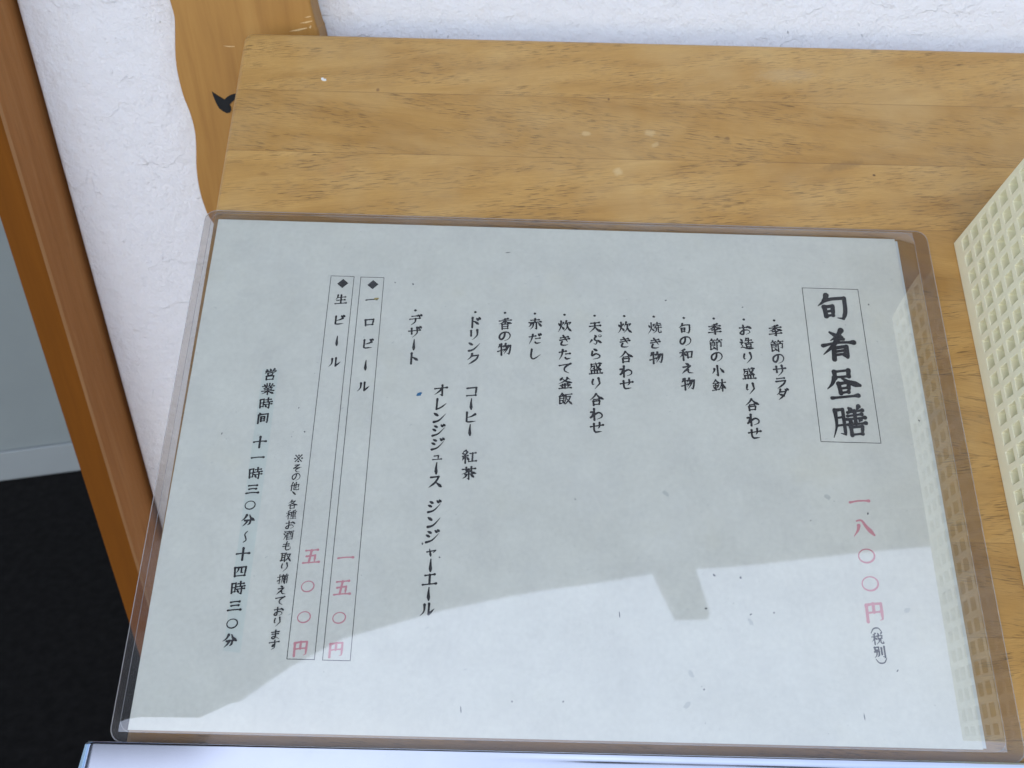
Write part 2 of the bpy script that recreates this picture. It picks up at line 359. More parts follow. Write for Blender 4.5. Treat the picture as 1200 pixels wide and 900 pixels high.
# glued-up light hardwood planks of the display board (object space: paper axes, mm)
def mat_board():
    m = NT('board_wood'); v = m.coord()
    x, y, z = m.xyz(v)
    P = 35.5
    wav = m.math('MULTIPLY', m.math('SUBTRACT', m.noise(m.comb(m.math('MULTIPLY', x, 0.01), 0.0), 1, 2), 0.5), 0.5)
    t = m.math('DIVIDE', m.math('ADD', m.math('ADD', y, 36.0 - 0.9 + 355.0), wav), P)
    idx = m.math('FLOOR', t); fr = m.math('FRACT', t)
    wn_ = m.add('ShaderNodeTexWhiteNoise', noise_dimensions='1D'); m.put(wn_.inputs['W'], m.math('ADD', idx, 0.37))
    rv = wn_.outputs['Value']
    off = m.math('MULTIPLY', idx, 173.1)
    # grain runs along x, leaning a little differently in every plank
    odd = m.math('MODULO', idx, 2.0)
    lean = m.math('ADD', m.math('MULTIPLY', odd, -0.25), m.math('ADD', 0.07, m.math('MULTIPLY', rv, 0.10)))
    yl = m.math('ADD', y, m.math('MULTIPLY', x, lean))
    gv = m.comb(m.math('MULTIPLY', m.math('ADD', x, off), 0.018), m.math('MULTIPLY', yl, 0.085), off)
    g1 = m.noise(gv, 1.0, 4, 0.5, 0.4)
    gv2 = m.comb(m.math('MULTIPLY', m.math('ADD', x, off), 0.05), m.math('MULTIPLY', yl, 2.4), off)
    g2 = m.noise(gv2, 1.0, 3, 0.65)
    pv = m.comb(m.math('MULTIPLY', m.math('ADD', x, off), 0.15), m.math('MULTIPLY', yl, 2.5), off)
    pore = m.rng(m.noise(pv, 1.0, 2.0, 0.5), 0.565, 0.63)
    pmask = m.rng(m.noise(m.comb(m.math('MULTIPLY', m.math('ADD', x, off), 0.022), m.math('MULTIPLY', yl, 0.10), off), 1.0, 2), 0.38, 0.58)
    pore = m.math('MULTIPLY', pore, pmask)
    base = m.ramp(g1, [(0.25, (0.42, 0.228, 0.066)), (0.5, (0.53, 0.308, 0.098)), (0.75, (0.61, 0.375, 0.132))])
    tone = m.ramp(m.math('ADD', m.math('MULTIPLY', odd, 0.6), m.math('MULTIPLY', rv, 0.4)), [(0.0, (0.90, 0.87, 0.82)), (0.5, (0.98, 0.97, 0.95)), (1.0, (1.06, 1.07, 1.08))])
    c = m.mix(1.0, base, tone, 'MULTIPLY')
    c = m.mix(m.rng(g2, 0.38, 0.72, 0.0, 0.32), c, (0.31, 0.165, 0.05))
    c = m.mix(m.math('MULTIPLY', pore, 0.82), c, (0.15, 0.085, 0.03))
    g3 = m.noise(m.comb(m.math('MULTIPLY', m.math('ADD', x, off), 0.30), m.math('MULTIPLY', yl, 3.2), off), 1.0, 3, 0.7)
    c = m.mix(m.rng(g3, 0.35, 0.70, 0.0, 0.26), c, (0.30, 0.16, 0.05))
    # worn, slightly bleached and blotchy lacquer
    bl = m.noise(v, 0.018, 4, 0.6)
    c = m.mix(m.rng(bl, 0.45, 0.72, 0.0, 0.40), c, (0.57, 0.40, 0.19))
    c = m.mix(m.rng(m.noise(v, 0.09, 3), 0.55, 0.75, 0.0, 0.22), c, (0.36, 0.20, 0.07))
    seam = m.math('MINIMUM', fr, m.math('SUBTRACT', 1.0, fr))
    sm = m.rng(seam, 0.0, 0.010, 1.0, 0.0)
    sm = m.math('MULTIPLY', sm, m.rng(m.noise(m.comb(m.math('MULTIPLY', x, 0.03), off), 1.0, 3), 0.3, 0.6, 0.15, 0.6))
    c = m.mix(sm, c, (0.15, 0.075, 0.03))
    wob = m.noise(v, 0.5, 2)
    for (bx, by, rx, ry, ro, k, cc) in (
            (164.2, 262.9, 1.9, 1.3, 0, 0.38, (0.72, 0.55, 0.30)), (194.0, 264.1, 2.4, 1.7, 0, 0.38, (0.70, 0.53, 0.29)),
            (178.2, 241.7, 1.9, 1.9, 0, 0.38, (0.73, 0.58, 0.33)), (196.1, 257.3, 1.8, 1.1, 30, 0.3, (0.72, 0.55, 0.30)),
            (282.4, 247.9, 9.5, 2.1, 14, 0.42, (0.22, 0.13, 0.06)), (230.0, 262.0, 1.2, 1.0, 0, 0.7, (0.2, 0.11, 0.05)),
            (175.4, 283.5, 0.6, 0.8, 0, 0.8, (0.16, 0.08, 0.04)), (66.0, 286.0, 0.7, 0.9, 0, 0.7, (0.2, 0.1, 0.05)),
            (18.0, 236.0, 2.2, 1.0, 0, 0.5, (0.30, 0.15, 0.05)), (51.0, 240.0, 4.5, 3.5, 60, 0.35, (0.46, 0.24, 0.08)),
            (296.0, 243.0, 0.6, 0.5, 0, 0.9, (0.1, 0.05, 0.03)), (262.0, 301.0, 14.0, 3.5, 4, 0.16, (0.55, 0.45, 0.30))):
        c = m.mix(m.math('MULTIPLY', m.blob(v, bx, by, rx, ry, ro, 0.8, wob), k), c, cc)
    nm = m.bump(m.math('SUBTRACT', m.math('MULTIPLY', g2, 0.5), m.math('ADD', pore, sm)), 0.35, 0.0003)
    return m.done(c, m.rng(bl, 0.3, 0.7, 0.38, 0.55), nm, 0.45)

# wood with a straight grain along one axis; the colour stops run dark to light
def mat_grain(name, stops, axis='z', fine=1.2, rough=0.5, streak=None, bump=0.3, long=0.008, spec=0.4):
    m = NT(name); v = m.coord(); x, y, z = m.xyz(v)
    if axis == 'z': a, b, l = x, y, z
    elif axis == 'y': a, b, l = x, z, y
    else: a, b, l = y, z, x
    l2 = m.math('MULTIPLY', l, long)
    wob = m.math('MULTIPLY', m.math('SUBTRACT', m.noise(m.comb(m.math('MULTIPLY', l, 0.01), m.math('MULTIPLY', a, 0.02)), 1, 2), 0.5), 8.0)
    a2 = m.math('ADD', a, wob)
    g1 = m.noise(m.comb(m.math('MULTIPLY', a2, 0.13), m.math('MULTIPLY', b, 0.13), l2), 1.0, 5, 0.6, 0.4)
    g2 = m.noise(m.comb(m.math('MULTIPLY', a2, fine), m.math('MULTIPLY', b, fine), m.math('MULTIPLY', l, 0.03)), 1.0, 3, 0.6)
    c = m.ramp(m.math('ADD', m.math('MULTIPLY', g1, 0.7), m.math('MULTIPLY', g2, 0.3)), stops)
    if streak: c = m.mix(m.rng(g2, 0.5, 0.72, 0.0, 0.6), c, streak)
    nm = m.bump(g2, bump, 0.0004)
    return m.done(c, rough, nm, spec)

# white trowelled stucco: fine grit plus sparse torn trowel ridges
def mat_stucco():
    m = NT('white_stucco'); v = m.coord()
    grit = m.noise(v, 0.75, 5, 0.62)
    lump = m.noise(v, 0.10, 3, 0.5)
    wv = m.add('ShaderNodeVectorMath', operation='ADD')
    nv = m.add('ShaderNodeTexNoise'); m.put(nv.inputs['Vector'], v); nv.inputs['Scale'].default_value = 0.05; nv.inputs['Detail'].default_value = 4
    sc = m.add('ShaderNodeVectorMath', operation='SCALE'); m.put(sc.inputs[0], nv.outputs['Color']); sc.inputs[3].default_value = 26.0
    m.put(wv.inputs[0], v); m.put(wv.inputs[1], sc.outputs[0])
    con = m.noise(m.coord((0.55, 1.0, 1.25), src=wv.outputs[0]), 0.016, 3, 0.55)
    step = m.rng(con, 0.50, 0.507, 0.0, 1.0)                      # an edge where one trowel pass tears over another
    step2 = m.rng(m.noise(m.coord((0.5, 1.0, 1.4), src=wv.outputs[0], loc=(40, 7, 90)), 0.022, 3, 0.5), 0.57, 0.576, 0.0, 1.0)
    line = m.math('MULTIPLY', m.rng(m.math('ABSOLUTE', m.math('SUBTRACT', con, 0.5035)), 0.0, 0.0065, 1.0, 0.0), m.rng(m.noise(v, 0.09, 3), 0.42, 0.62))
    mask = m.rng(m.noise(v, 0.03, 2), 0.40, 0.54)
    pit = m.math('MULTIPLY', m.rng(m.noise(v, 0.35, 3, 0.6), 0.66, 0.74), m.rng(m.noise(v, 0.05, 2), 0.5, 0.62))
    grit2 = m.noise(v, 0.30, 4, 0.6)
    h = m.math('ADD', m.math('ADD', m.math('MULTIPLY', grit, 0.36), m.math('MULTIPLY', grit2, 0.5)), m.math('MULTIPLY', lump, 1.1))
    h = m.math('ADD', h, m.math('MULTIPLY', m.math('MULTIPLY', m.math('ADD', line, m.math('MULTIPLY', step, 0.35)), mask), 0.21))
    h = m.math('ADD', h, m.math('MULTIPLY', m.math('MULTIPLY', step2, m.rng(m.noise(v, 0.025, 2), 0.5, 0.6)), 0.22))
    h = m.math('SUBTRACT', h, m.math('MULTIPLY', pit, 0.5))
    nm = m.bump(h, 1.0, 0.0021)
    c = m.mix(m.noise(v, 0.04, 5, 0.6), (0.79, 0.79, 0.82), (0.84, 0.84, 0.875))
    return m.done(c, 0.9, nm, 0.2)

def mat_paper(name, base, mott=0.05, fibre=True):
    m = NT(name); v = m.coord()
    n1 = m.noise(v, 0.045, 5, 0.65); n2 = m.noise(v, 0.5, 3, 0.6)
    c0 = tuple(k * (1 - mott) for k in base); c1 = tuple(min(0.95, k * (1 + mott)) for k in base)
    c = m.mix(m.rng(m.math('ADD', m.math('MULTIPLY', n1, 0.6), m.math('MULTIPLY', n2, 0.4)), 0.3, 0.7), c0, c1)
    if fibre:
        fb = m.noise(m.coord((0.30, 1.9, 1), rot=(0, 0, 25)), 1.0, 2, 0.5)
        c = m.mix(m.rng(fb, 0.60, 0.70, 0.0, 0.16), c, (0.45, 0.46, 0.42))
        sp = m.rng(m.noise(v, 0.9, 1.0, 0.5), 0.74, 0.82, 0.0, 0.30)
        c = m.mix(sp, c, (0.25, 0.25, 0.24))
        yl = m.rng(m.noise(m.coord(loc=(31, 5, 2)), 0.03, 3), 0.62, 0.75, 0.0, 0.25)
        c = m.mix(yl, c, (base[0] * 1.02, base[1] * 0.98, base[2] * 0.86))
    return m.done(c, 0.85, m.bump(n2, 0.15, 0.0002), 0.2)

# thin clear plastic: lets light through, reflects like a sheet, carries a little grey haze
def mat_film(name, tint, haze, hazecol=(0.75, 0.76, 0.80), ior=1.75, rough=0.012, wave=0.0, scuff=0.09):
    m = NT(name); v = m.coord()
    tr = m.add('ShaderNodeBsdfTransparent'); tr.inputs[0].default_value = (*tint, 1)
    df = m.add('ShaderNodeBsdfDiffuse'); df.inputs[0].default_value = (*hazecol, 1)
    gl = m.add('ShaderNodeBsdfGlossy'); gl.inputs[0].default_value = (1, 1, 1, 1)
    wv = m.noise(v, 0.009, 1, 0.3)
    scr = m.math('MULTIPLY', m.rng(m.noise(m.coord((0.05, 1.1, 1), rot=(0, 0, 7)), 1.0, 4, 0.6), 0.58, 0.75), m.rng(m.noise(v, 0.02, 3), 0.4, 0.65))
    m.put(gl.inputs['Roughness'], m.math('ADD', m.math('MULTIPLY', scr, 0.08), rough))
    if wave:
        nm = m.bump(m.math('ADD', wv, m.math('MULTIPLY', m.noise(v, 0.022, 1), 0.15)), 1.0, wave)
        m.put(gl.inputs['Normal'], nm)
    f0 = ((ior - 1) / (ior + 1)) ** 2                 # Schlick reflectance, the same from both sides of the sheet
    ge = m.add('ShaderNodeNewGeometry'); dt = m.add('ShaderNodeVectorMath', operation='DOT_PRODUCT')
    m.put(dt.inputs[0], ge.outputs['Normal']); m.put(dt.inputs[1], ge.outputs['Incoming'])
    k5 = m.math('POWER', m.math('SUBTRACT', 1.0, m.math('ABSOLUTE', dt.outputs['Value']), clamp=True), 5.0)
    fr = m.math('ADD', m.math('MULTIPLY', k5, 1 - f0), f0)
    hz = m.math('ADD', m.math('MULTIPLY', m.math('ADD', scr, m.rng(m.noise(v, 0.03, 5, 0.65), 0.45, 0.8)), scuff), haze)
    m1 = m.add('ShaderNodeMixShader'); m.put(m1.inputs[0], hz)
    m.t.links.new(tr.outputs[0], m1.inputs[1]); m.t.links.new(df.outputs[0], m1.inputs[2])
    m2 = m.add('ShaderNodeMixShader'); m.put(m2.inputs[0], fr)
    m.t.links.new(m1.outputs[0], m2.inputs[1]); m.t.links.new(gl.outputs[0], m2.inputs[2])
    return m.shader(m2.outputs[0])

M = {}
M['board'] = mat_board()
M['stucco'] = mat_stucco()
M['sign'] = mat_grain('sign_wood', [(0.25, (0.29, 0.128, 0.022)), (0.5, (0.37, 0.178, 0.034)), (0.75, (0.43, 0.225, 0.052))], 'z', 0.25, 0.45, None)
M['stain'] = mat_grain('orange_stained_wood', [(0.2, (0.115, 0.036, 0.002)), (0.6, (0.165, 0.052, 0.003)), (0.85, (0.20, 0.066, 0.006))], 'z', 0.9, 0.7, None, 0.1, spec=0.12)
M['worn'] = mat_grain('weathered_wood', [(0.2, (0.33, 0.130, 0.037)), (0.5, (0.42, 0.178, 0.055)), (0.8, (0.50, 0.245, 0.090))], 'z', 2.2, 0.75, (0.25, 0.10, 0.034), 0.6, spec=0.15)
M['edge'] = mat_grain('rubbed_wood_edge', [(0.2, (0.24, 0.10, 0.03)), (0.6, (0.36, 0.18, 0.07)), (0.9, (0.45, 0.26, 0.12))], 'z', 0.8, 0.6, None, 0.2)
M['paper'] = mat_paper('recycled_menu_paper', (0.725, 0.735, 0.67), 0.09)
M['paper2'] = mat_paper('backing_paper', (0.64, 0.68, 0.68), 0.03, False)
M['ink'] = mat_plain('black_ink', (0.020, 0.021, 0.023), 0.8, 0.3, 0.2, spec=0.1)
M['pink'] = mat_plain('faded_red_ink', (0.64, 0.29, 0.325), 0.8, 0.12, 0.3, spec=0.1)
M['hours_tint'] = mat_paper('pale_blue_print', (0.65, 0.705, 0.65), 0.05, False)
M['blue'] = mat_plain('blue_ink', (0.03, 0.16, 0.33), 0.8, 0.3, 0.8, spec=0.1)
M['fleck'] = mat_plain('grey_dirt', (0.13, 0.14, 0.14), 0.9, 0.5, 0.8, spec=0.1)
M['smudge'] = mat_plain('pale_grey_dirt', (0.58, 0.60, 0.56), 0.9, 0.10, 0.8, spec=0.1)
M['film'] = mat_film('clear_film', (0.935, 0.94, 0.94), 0.035, ior=2.3, rough=0.022, wave=0.00022)
M['backfilm'] = mat_film('hazy_back_film', (0.89, 0.87, 0.84), 0.015, (0.5, 0.48, 0.46), ior=1.5)
M['weld'] = mat_film('welded_film_edge', (0.86, 0.84, 0.825), 0.06, (0.46, 0.44, 0.44), ior=1.5, rough=0.10)
M['edge_highlight'] = mat_film('film_edge_highlight', (0.85, 0.85, 0.85), 0.30, (0.72, 0.72, 0.74), ior=1.6, rough=0.08)  # pale haze colour paints the bright edge highlight
M['basket'] = mat_plain('pale_green_plastic', (0.82, 0.79, 0.58), 0.42, 0.05, 0.1, spec=0.45)
M['grey_wall'] = mat_plain('grey_painted_wall', (0.28, 0.305, 0.30), 0.7, 0.10, 0.008, 0.05)
M['skirting'] = mat_plain('grey_skirting', (0.34, 0.36, 0.36), 0.6, 0.10, 0.01)
M['dark_floor'] = mat_plain('black_rubber_floor', (0.012, 0.011, 0.0102), 0.85, 0.8, 0.06, 0.4, spec=0.08)
M['ground'] = mat_plain('pale_concrete', (0.42, 0.42, 0.42), 0.9, 0.15, 0.004, 0.3)
M['dark_wood'] = mat_grain('dark_eave_wood', [(0.2, (0.035, 0.022, 0.014)), (0.8, (0.075, 0.05, 0.032))], 'x', 0.4, 0.7)
M['leg'] = mat_grain('leg_wood', [(0.2, (0.36, 0.21, 0.07)), (0.8, (0.52, 0.33, 0.13))], 'z', 0.6, 0.5)
M['chip'] = mat_plain('white_paint', (0.80, 0.80, 0.76), 0.6, 0.08, 0.5)
M['scrape'] = mat_plain('bare_scraped_wood', (0.66, 0.46, 0.22), 0.7, 0.25, 0.5)
def mat_metal():
    m = NT('polished_metal'); v = m.coord()
    br = m.noise(m.coord((0.02, 2.5, 1.0)), 1.0, 3, 0.6)
    return m.done(m.mix(m.noise(v, 0.08, 4), (0.50, 0.54, 0.62), (0.57, 0.61, 0.70)), m.rng(br, 0.3, 0.7, 0.09, 0.17), m.bump(br, 0.15, 0.00008), 0.5, Metallic=1.0)
M['metal'] = mat_metal()

# ------------------------------------------------------------------ the setting
bm = bmesh.new(); box(bm, -9000, 9000, -9000, 9000, -60, -4)
ground = in_world(from_bm('ground', bm, M['ground']), 0, 0, -800); tag(ground, kind='structure')
bm = bmesh.new(); box(bm, -2300, 4000, 330, 3000, -4, 0)
floor = in_world(from_bm('floor', bm, M['dark_floor']), 0, 0, -800); tag(floor, kind='structure')

WY = 307.4                                  # face of the stucco
wall = in_world(empty('stucco_wall'), 900, WY, -800)
tag(wall, 'white trowelled stucco wall behind the wooden board and signboard', 'wall')
bm = bmesh.new(); box(bm, -1024.0, 2000, 0, 140, 3, 2700)
bevel(from_bm('wall_body', bm, M['stucco'], wall), 2.2, 3)

frame = in_world(empty('door_frame'), -135.4, 287, -800)
tag(frame, 'orange brown wooden door post with a weathered grey brown side', 'door frame')
bm = bmesh.new()
prof = [(-9.2, -20), (7.6, -20), (8.9, -18.7), (8.9, 150), (-9.2, 150)]
prism(bm, prof, 2, 1990)
bm.faces.ensure_lookup_table()
for f in bm.faces:
    n = f.normal if f.normal.length else Vector((0, 0, 1))
bmesh.ops.recalc_face_normals(bm, faces=bm.faces)
for f in bm.faces:
    if f.normal.x > 0.9: f.material_index = 1
    elif f.normal.x > 0.3 and f.normal.y < -0.3: f.material_index = 2
from_bm('post', bm, [M['stain'], M['worn'], M['edge']], frame)
bm = bmesh.new(); box(bm, -900, -845, -20, 150, 2, 1990)
from_bm('post', bm, M['stain'], frame)
bm = bmesh.new(); box(bm, -900, 8.9, -20, 150, 1992, 2050)
from_bm('head', bm, M['stain'], frame)

inner = in_world(empty('interior_wall'), -814.5, 1262, -800, 12.0)
tag(inner, 'blue grey painted wall inside the doorway, with a pale skirting', 'wall')
bm = bmesh.new(); box(bm, -2200, 2600, 8, 90, 2, 2500)
from_bm('wall_body', bm, M['grey_wall'], inner)
bm = bmesh.new(); box(bm, -2200, 2600, 0, 6, 2, 66)
bevel(from_bm('skirting', bm, M['skirting'], inner), 2, 2)

# overhanging eave above the entrance: its front edge and bracket are what the plastic mirrors
ev = in_world(empty('eave'), 0, 0, 0)
tag(ev, 'dark wooden eave overhanging the entrance, seen mirrored in the plastic sleeve', 'eave')
low = [(-2300, 960), (-252, 965), (-231, 1105), (-160, 1228), (-84, 1335), (92, 1453), (306, 1562), (583, 1676), (700, 1698), (852, 1722), (1294, 1837), (2900, 2100)]
bm = bmesh.new(); prism(bm, low + [(2900, 2300), (-2300, 2300)], -620, -600, 'y')
from_bm('bargeboard', bm, M['dark_wood'], ev)
bm = bmesh.new(); prism(bm, [(-2300, 1915), (2900, 2135), (2900, 2300), (-2300, 2300)], -598, 460, 'y')
from_bm('soffit', bm, M['dark_wood'], ev)
bm = bmesh.new(); prism(bm, [(580, 1474), (652, 1478), (694, 1790), (583, 1790)], -640, -622, 'y')
from_bm('bracket', bm, M['dark_wood'], ev)

# ------------------------------------------------------------------ wooden signboard on the wall
sign = in_world(empty('wooden_signboard'), 0, WY, 60)
tag(sign, 'wavy edged brown wooden signboard hung on the white wall, partly behind the board', 'signboard')
lf = [(-36.6, 420), (-33, 360), (-36, 300), (-39, 255), (-37.4, 215), (-36.4, 194.3), (-35.8, 186.2), (-37.2, 178), (-38.6, 171), (-39.6, 164), (-39.9, 156.8), (-39.3, 147), (-37.6, 138), (-36.9, 128.5), (-38.0, 119.2), (-40.0, 108), (-40.7, 98), (-40.2, 88), (-38.0, 78), (-33, 70)]
rt = [(30, 70), (36, 80), (38.5, 98), (37, 120), (36.2, 140), (38.4, 160), (37.2, 176.6), (36.3, 180), (35.1, 187.3), (34.7, 192.6), (34.6, 205), (36, 230), (38, 260), (36, 310), (33, 360), (36.6, 420)]
def smooth_path(p, n=5):
    out = []
    for i in range(len(p) - 1):
        a, b, c, d = p[max(0, i - 1)], p[i], p[i + 1], p[min(len(p) - 1, i + 2)]
        for k in range(n):
            t = k / n
            out.append(tuple(0.5 * (2 * b[j] + (c[j] - a[j]) * t + (2 * a[j] - 5 * b[j] + 4 * c[j] - d[j]) * t * t + (3 * b[j] - a[j] - 3 * c[j] + d[j]) * t ** 3) for j in (0, 1)))
    out.append(p[-1])
    return out
poly = smooth_path(lf) + smooth_path(rt)
bm = bmesh.new(); prism(bm, [(a, b - 60) for a, b in poly], -20.4, 0, 'y')
bevel(from_bm('plank', bm, M['sign'], sign), 1.6, 3, 60)
mk = [(-23.12, 148.79), (-21.9, 147.8), (-19.6, 146.1), (-17.28, 144.6), (-15.64, 145.9), (-13.5, 146.9), (-9, 147.9), (-8.6, 145.2), (-11.11, 144.84), (-13.96, 142.86), (-15.1, 141.83), (-14.5, 140.4), (-14.64, 139.0), (-15.55, 137.71), (-17.29, 137.35), (-19.19, 138.46), (-20.98, 140.15), (-22.11, 143.06), (-22.8, 146.3)]
bm = bmesh.new(); prism(bm, [(a, b - 60) for a, b in mk], -20.85, -20.3, 'y')
from_bm('painted_letter', bm, M['ink'], sign)
for (x0, z0, x1, z1, wd) in ((28.0, 181.7, 34.6, 182.6, 0.5), (22.0, 177.9, 31.5, 179.3, 0.55), (32.4, 179.5, 33.8, 180.2, 0.9), (-13, 171.6, -7, 171.2, 0.35), (30.8, 184.4, 34.2, 184.9, 0.35)):
    bm = bmesh.new()
    prism(bm, [(x0, z0 - 60), ((x0 + x1) / 2, (z0 + z1) / 2 - 60 - wd), (x1, z1 - 60 - wd * .3), (x1 - .3, z1 - 60 + wd * .4), ((x0 + x1) / 2, (z0 + z1) / 2 - 60 + wd * .5)], -20.62, -20.3, 'y')
    from_bm('scratch', bm, M['scrape'], sign)

# ------------------------------------------------------------------ sloping display board
board = in_paper(empty('display_board'), 0, 0, 0)
tag(board, 'sloping light wooden display board of glued planks holding the menu', 'display stand')
bo = None
bm = bmesh.new()
prism(bm, rrect(-4.5 + 3.2, -27, 620, 320.6, 4.5), -24, -2, 'z')
bo = from_bm('top', bm, M['board'], board)
bo.rotation_euler = (0, 0, R3(0.55))
bevel(bo, 3.2, 4, 50)
chip = []
bm = bmesh.new()
prism(bm, [(36.0, 292.6), (36.9, 292.8), (37.4, 292.0), (38.3, 292.1), (38.5, 291.1), (37.5, 290.8), (36.7, 291.1), (36.0, 291.6)], -2.1, -1.7)
from_bm('paint_chip', bm, M['chip'], board)
down = Bm.transposed() @ Vector((0, 0, -1))
for (lx, ly) in ((40, -5), (560, -5), (40, 270), (560, 270)):
    p = PAPER @ Vector((lx * S, ly * S, -23 * S))
    bm = bmesh.new()
    top = [(a, b) for a, b in ((-18, -18), (18, -18), (18, 18), (-18, 18))]
    h = p.z
    vs = []
    for zz in (0, 1):
        row = []
        for a, b in top:
            # the top of the leg is cut along the slope of the board
            n = PAPER.to_3x3() @ Vector((0, 0, 1))
            z = (p.z - (n.x * a * S + n.y * b * S) / n.z) if zz else 0.002
            row.append(bm.verts.new((p.x + a * S, p.y + b * S, z)))
        vs.append(row)
    bm.faces.new(vs[0]); bm.faces.new(vs[1])
    for i in range(4): bm.faces.new((vs[0][i], vs[0][(i + 1) % 4], vs[1][(i + 1) % 4], vs[1][i]))
    lg = from_bm('leg', bm, M['leg'], board)
    lg.matrix_parent_inverse = board.matrix_world.inverted()

# ------------------------------------------------------------------ plastic menu sleeves and their sheets
def outline(x0, y0, x1, y1, r): return rrect(x0, y0, x1, y1, r, 5)

def sleeve_rim(bm, o, i, z0, z1):
    """flat welded band between two outlines with the same point count"""
    n = len(o)
    vo = [bm.verts.new((a * S, b * S, z1 * S)) for a, b in o]; vi = [bm.verts.new((a * S, b * S, z1 * S)) for a, b in i]
    wo = [bm.verts.new((a * S, b * S, z0 * S)) for a, b in o]
    for k in range(n):
        j = (k + 1) % n
        bm.faces.new((vo[k], vo[j], vi[j], vi[k]))
        bm.faces.new((wo[k], wo[j], vo[j], vo[k]))

case = in_paper(empty('menu_sleeve'), 0, 0, 0)
tag(case, 'large clear hard plastic menu sleeve lying flat on the wooden board', 'menu sleeve')
X0, X1, Y0, Y1 = -6.2, 312.0, -4.2, 215.0
bm = bmesh.new()
f = bm.faces.new([bm.verts.new((a * S, b * S, -1.0 * S)) for a, b in outline(X0 + .2, Y0 + .2, X1 - .2, Y1 - .2, 4.8)])
from_bm('back_film', bm, M['backfilm'], case)
bm = bmesh.new()
xs = [X0 + 3.0] + [-1 + k * (290.0 + 1) / 60 for k in range(61)] + [299.0, 305.5]
ys = [Y0 + 3.5 + k * (Y1 - Y0 - 4.7) / 40 for k in range(41)]
def fz(x, y):
    z = 0.55
    if x > 299: z -= (x - 299) * 0.08
    if x < -1: z -= (-1 - x) * 0.16
    ey = ys[-1] - y
    if ey < 3: z -= (3 - ey) * 0.12
    if y - ys[0] < 1: z -= (1 - y + ys[0]) * 0.25
    return max(z, -0.55)
grid = [[bm.verts.new((x * S, y * S, fz(x, y) * S)) for x in xs] for y in ys]
for j in range(len(ys) - 1):
    for i in range(len(xs) - 1):
        bm.faces.new((grid[j][i], grid[j][i + 1], grid[j + 1][i + 1], grid[j + 1][i]))
ff = from_bm('front_film', bm, M['film'], case, True)
bm = bmesh.new()
sleeve_rim(bm, outline(X0, Y0, X1, Y1, 5), outline(X0 + 3.0, Y0 + 3.5, X1 - 6.2, Y1 - 1.4, 4.2), -1.4, -0.5)
from_bm('welded_rim', bm, M['weld'], case)
for (g0, g1, zz) in ((0.0, 0.32, -0.44), (None, None, -0.40)):  # paler strips along rim and weld, the edge highlight put into their colour
    bm = bmesh.new()
    if g0 is not None: oo, ii = outline(X0 + g0, Y0 + g0, X1 - g0, Y1 - g0, 5), outline(X0 + g1, Y0 + g1, X1 - g1, Y1 - g1, 4.8)
    else: oo, ii = outline(X0 + 2.9, Y0 + 3.4, X1 - 6.1, Y1 - 1.3, 4.3), outline(X0 + 3.1, Y0 + 3.6, X1 - 6.35, Y1 - 1.5, 4.1)
    sleeve_rim(bm, oo, ii, zz - 0.03, zz)
    from_bm('weld_highlight_line', bm, M['edge_highlight'], case)

def flat(name, pts, z, mat, parent=None):
    bm = bmesh.new()
    bm.faces.new([bm.verts.new((a * S, b * S, z * S)) for a, b in pts])
    return from_bm(name, bm, mat, parent)

back = in_paper(empty('backing_sheet'), 0, 0, 0)
tag(back, 'plain white sheet tucked behind the printed menu, showing along its right edge', 'paper sheet')
bm = bmesh.new(); prism(bm, [(1.5, 1.0), (298.4, 0.4), (298.2, 209.2), (1.2, 209.4)], -0.55, -0.40)
from_bm('sheet_body', bm, M['paper2'], back)

sheet = in_paper(empty('menu_sheet'), 0, 0, 0)
tag(sheet, 'pale recycled paper lunch menu with vertical black Japanese lettering and pink prices', 'menu')
bm = bmesh.new(); prism(bm, [(0, 0), (297, 0), (297, 210), (0, 210)], -0.12, 0)
from_bm('sheet_body', bm, M['paper'], sheet)

def blotch(bm, x, y, rx, ry, rot, z, n=10):
    c = math.cos(R3(rot)); s = math.sin(R3(rot))
    pts = []
    for k in range(n):
        a = 2 * math.pi * k / n; q = rnd.uniform(0.7, 1.25)
        u, v = rx * q * math.cos(a), ry * q * math.sin(a)
        pts.append(bm.verts.new(((x + u * c - v * s) * S, (y + u * s + v * c) * S, z * S)))
    bm.faces.new(pts)

# printed frames, tint band
bm = bmesh.new()
def rule(bm, a, b, w, z):
    d = Vector((b[0] - a[0], b[1] - a[1])).normalized(); n = Vector((-d.y, d.x)) * w / 2; d = d * w / 2
    q = [(a[0] - d.x + n.x, a[1] - d.y + n.y), (b[0] + d.x + n.x, b[1] + d.y + n.y), (b[0] + d.x - n.x, b[1] + d.y - n.y), (a[0] - d.x - n.x, a[1] - d.y - n.y)]
    bm.faces.new([bm.verts.new((p * S, r * S, z * S)) for p, r in q])
FRAMES = [('title_frame', (253.3, 113.45, 277.3, 183.85), 0.27), ('beer_price_frame', (51.8, 24.9, 61.6, 183.05), 0.24), ('beer_price_frame', (64.5, 24.8, 74.35, 182.9), 0.24)]
for nm, (a, b, c, d), w in FRAMES:
    bm = bmesh.new()
    P = [(a, d), (c, d), (c, b), (a, b)]
    for k in range(4): rule(bm, P[k], P[(k + 1) % 4], w, 0.03 + 0.002 * k)
    from_bm(nm, bm, M['ink'], sheet)
flat('tint_band', [(28.7, 27.2), (35.0, 26.6), (35.1, 138.5), (28.6, 138.6)], 0.014, M['hours_tint'], sheet)

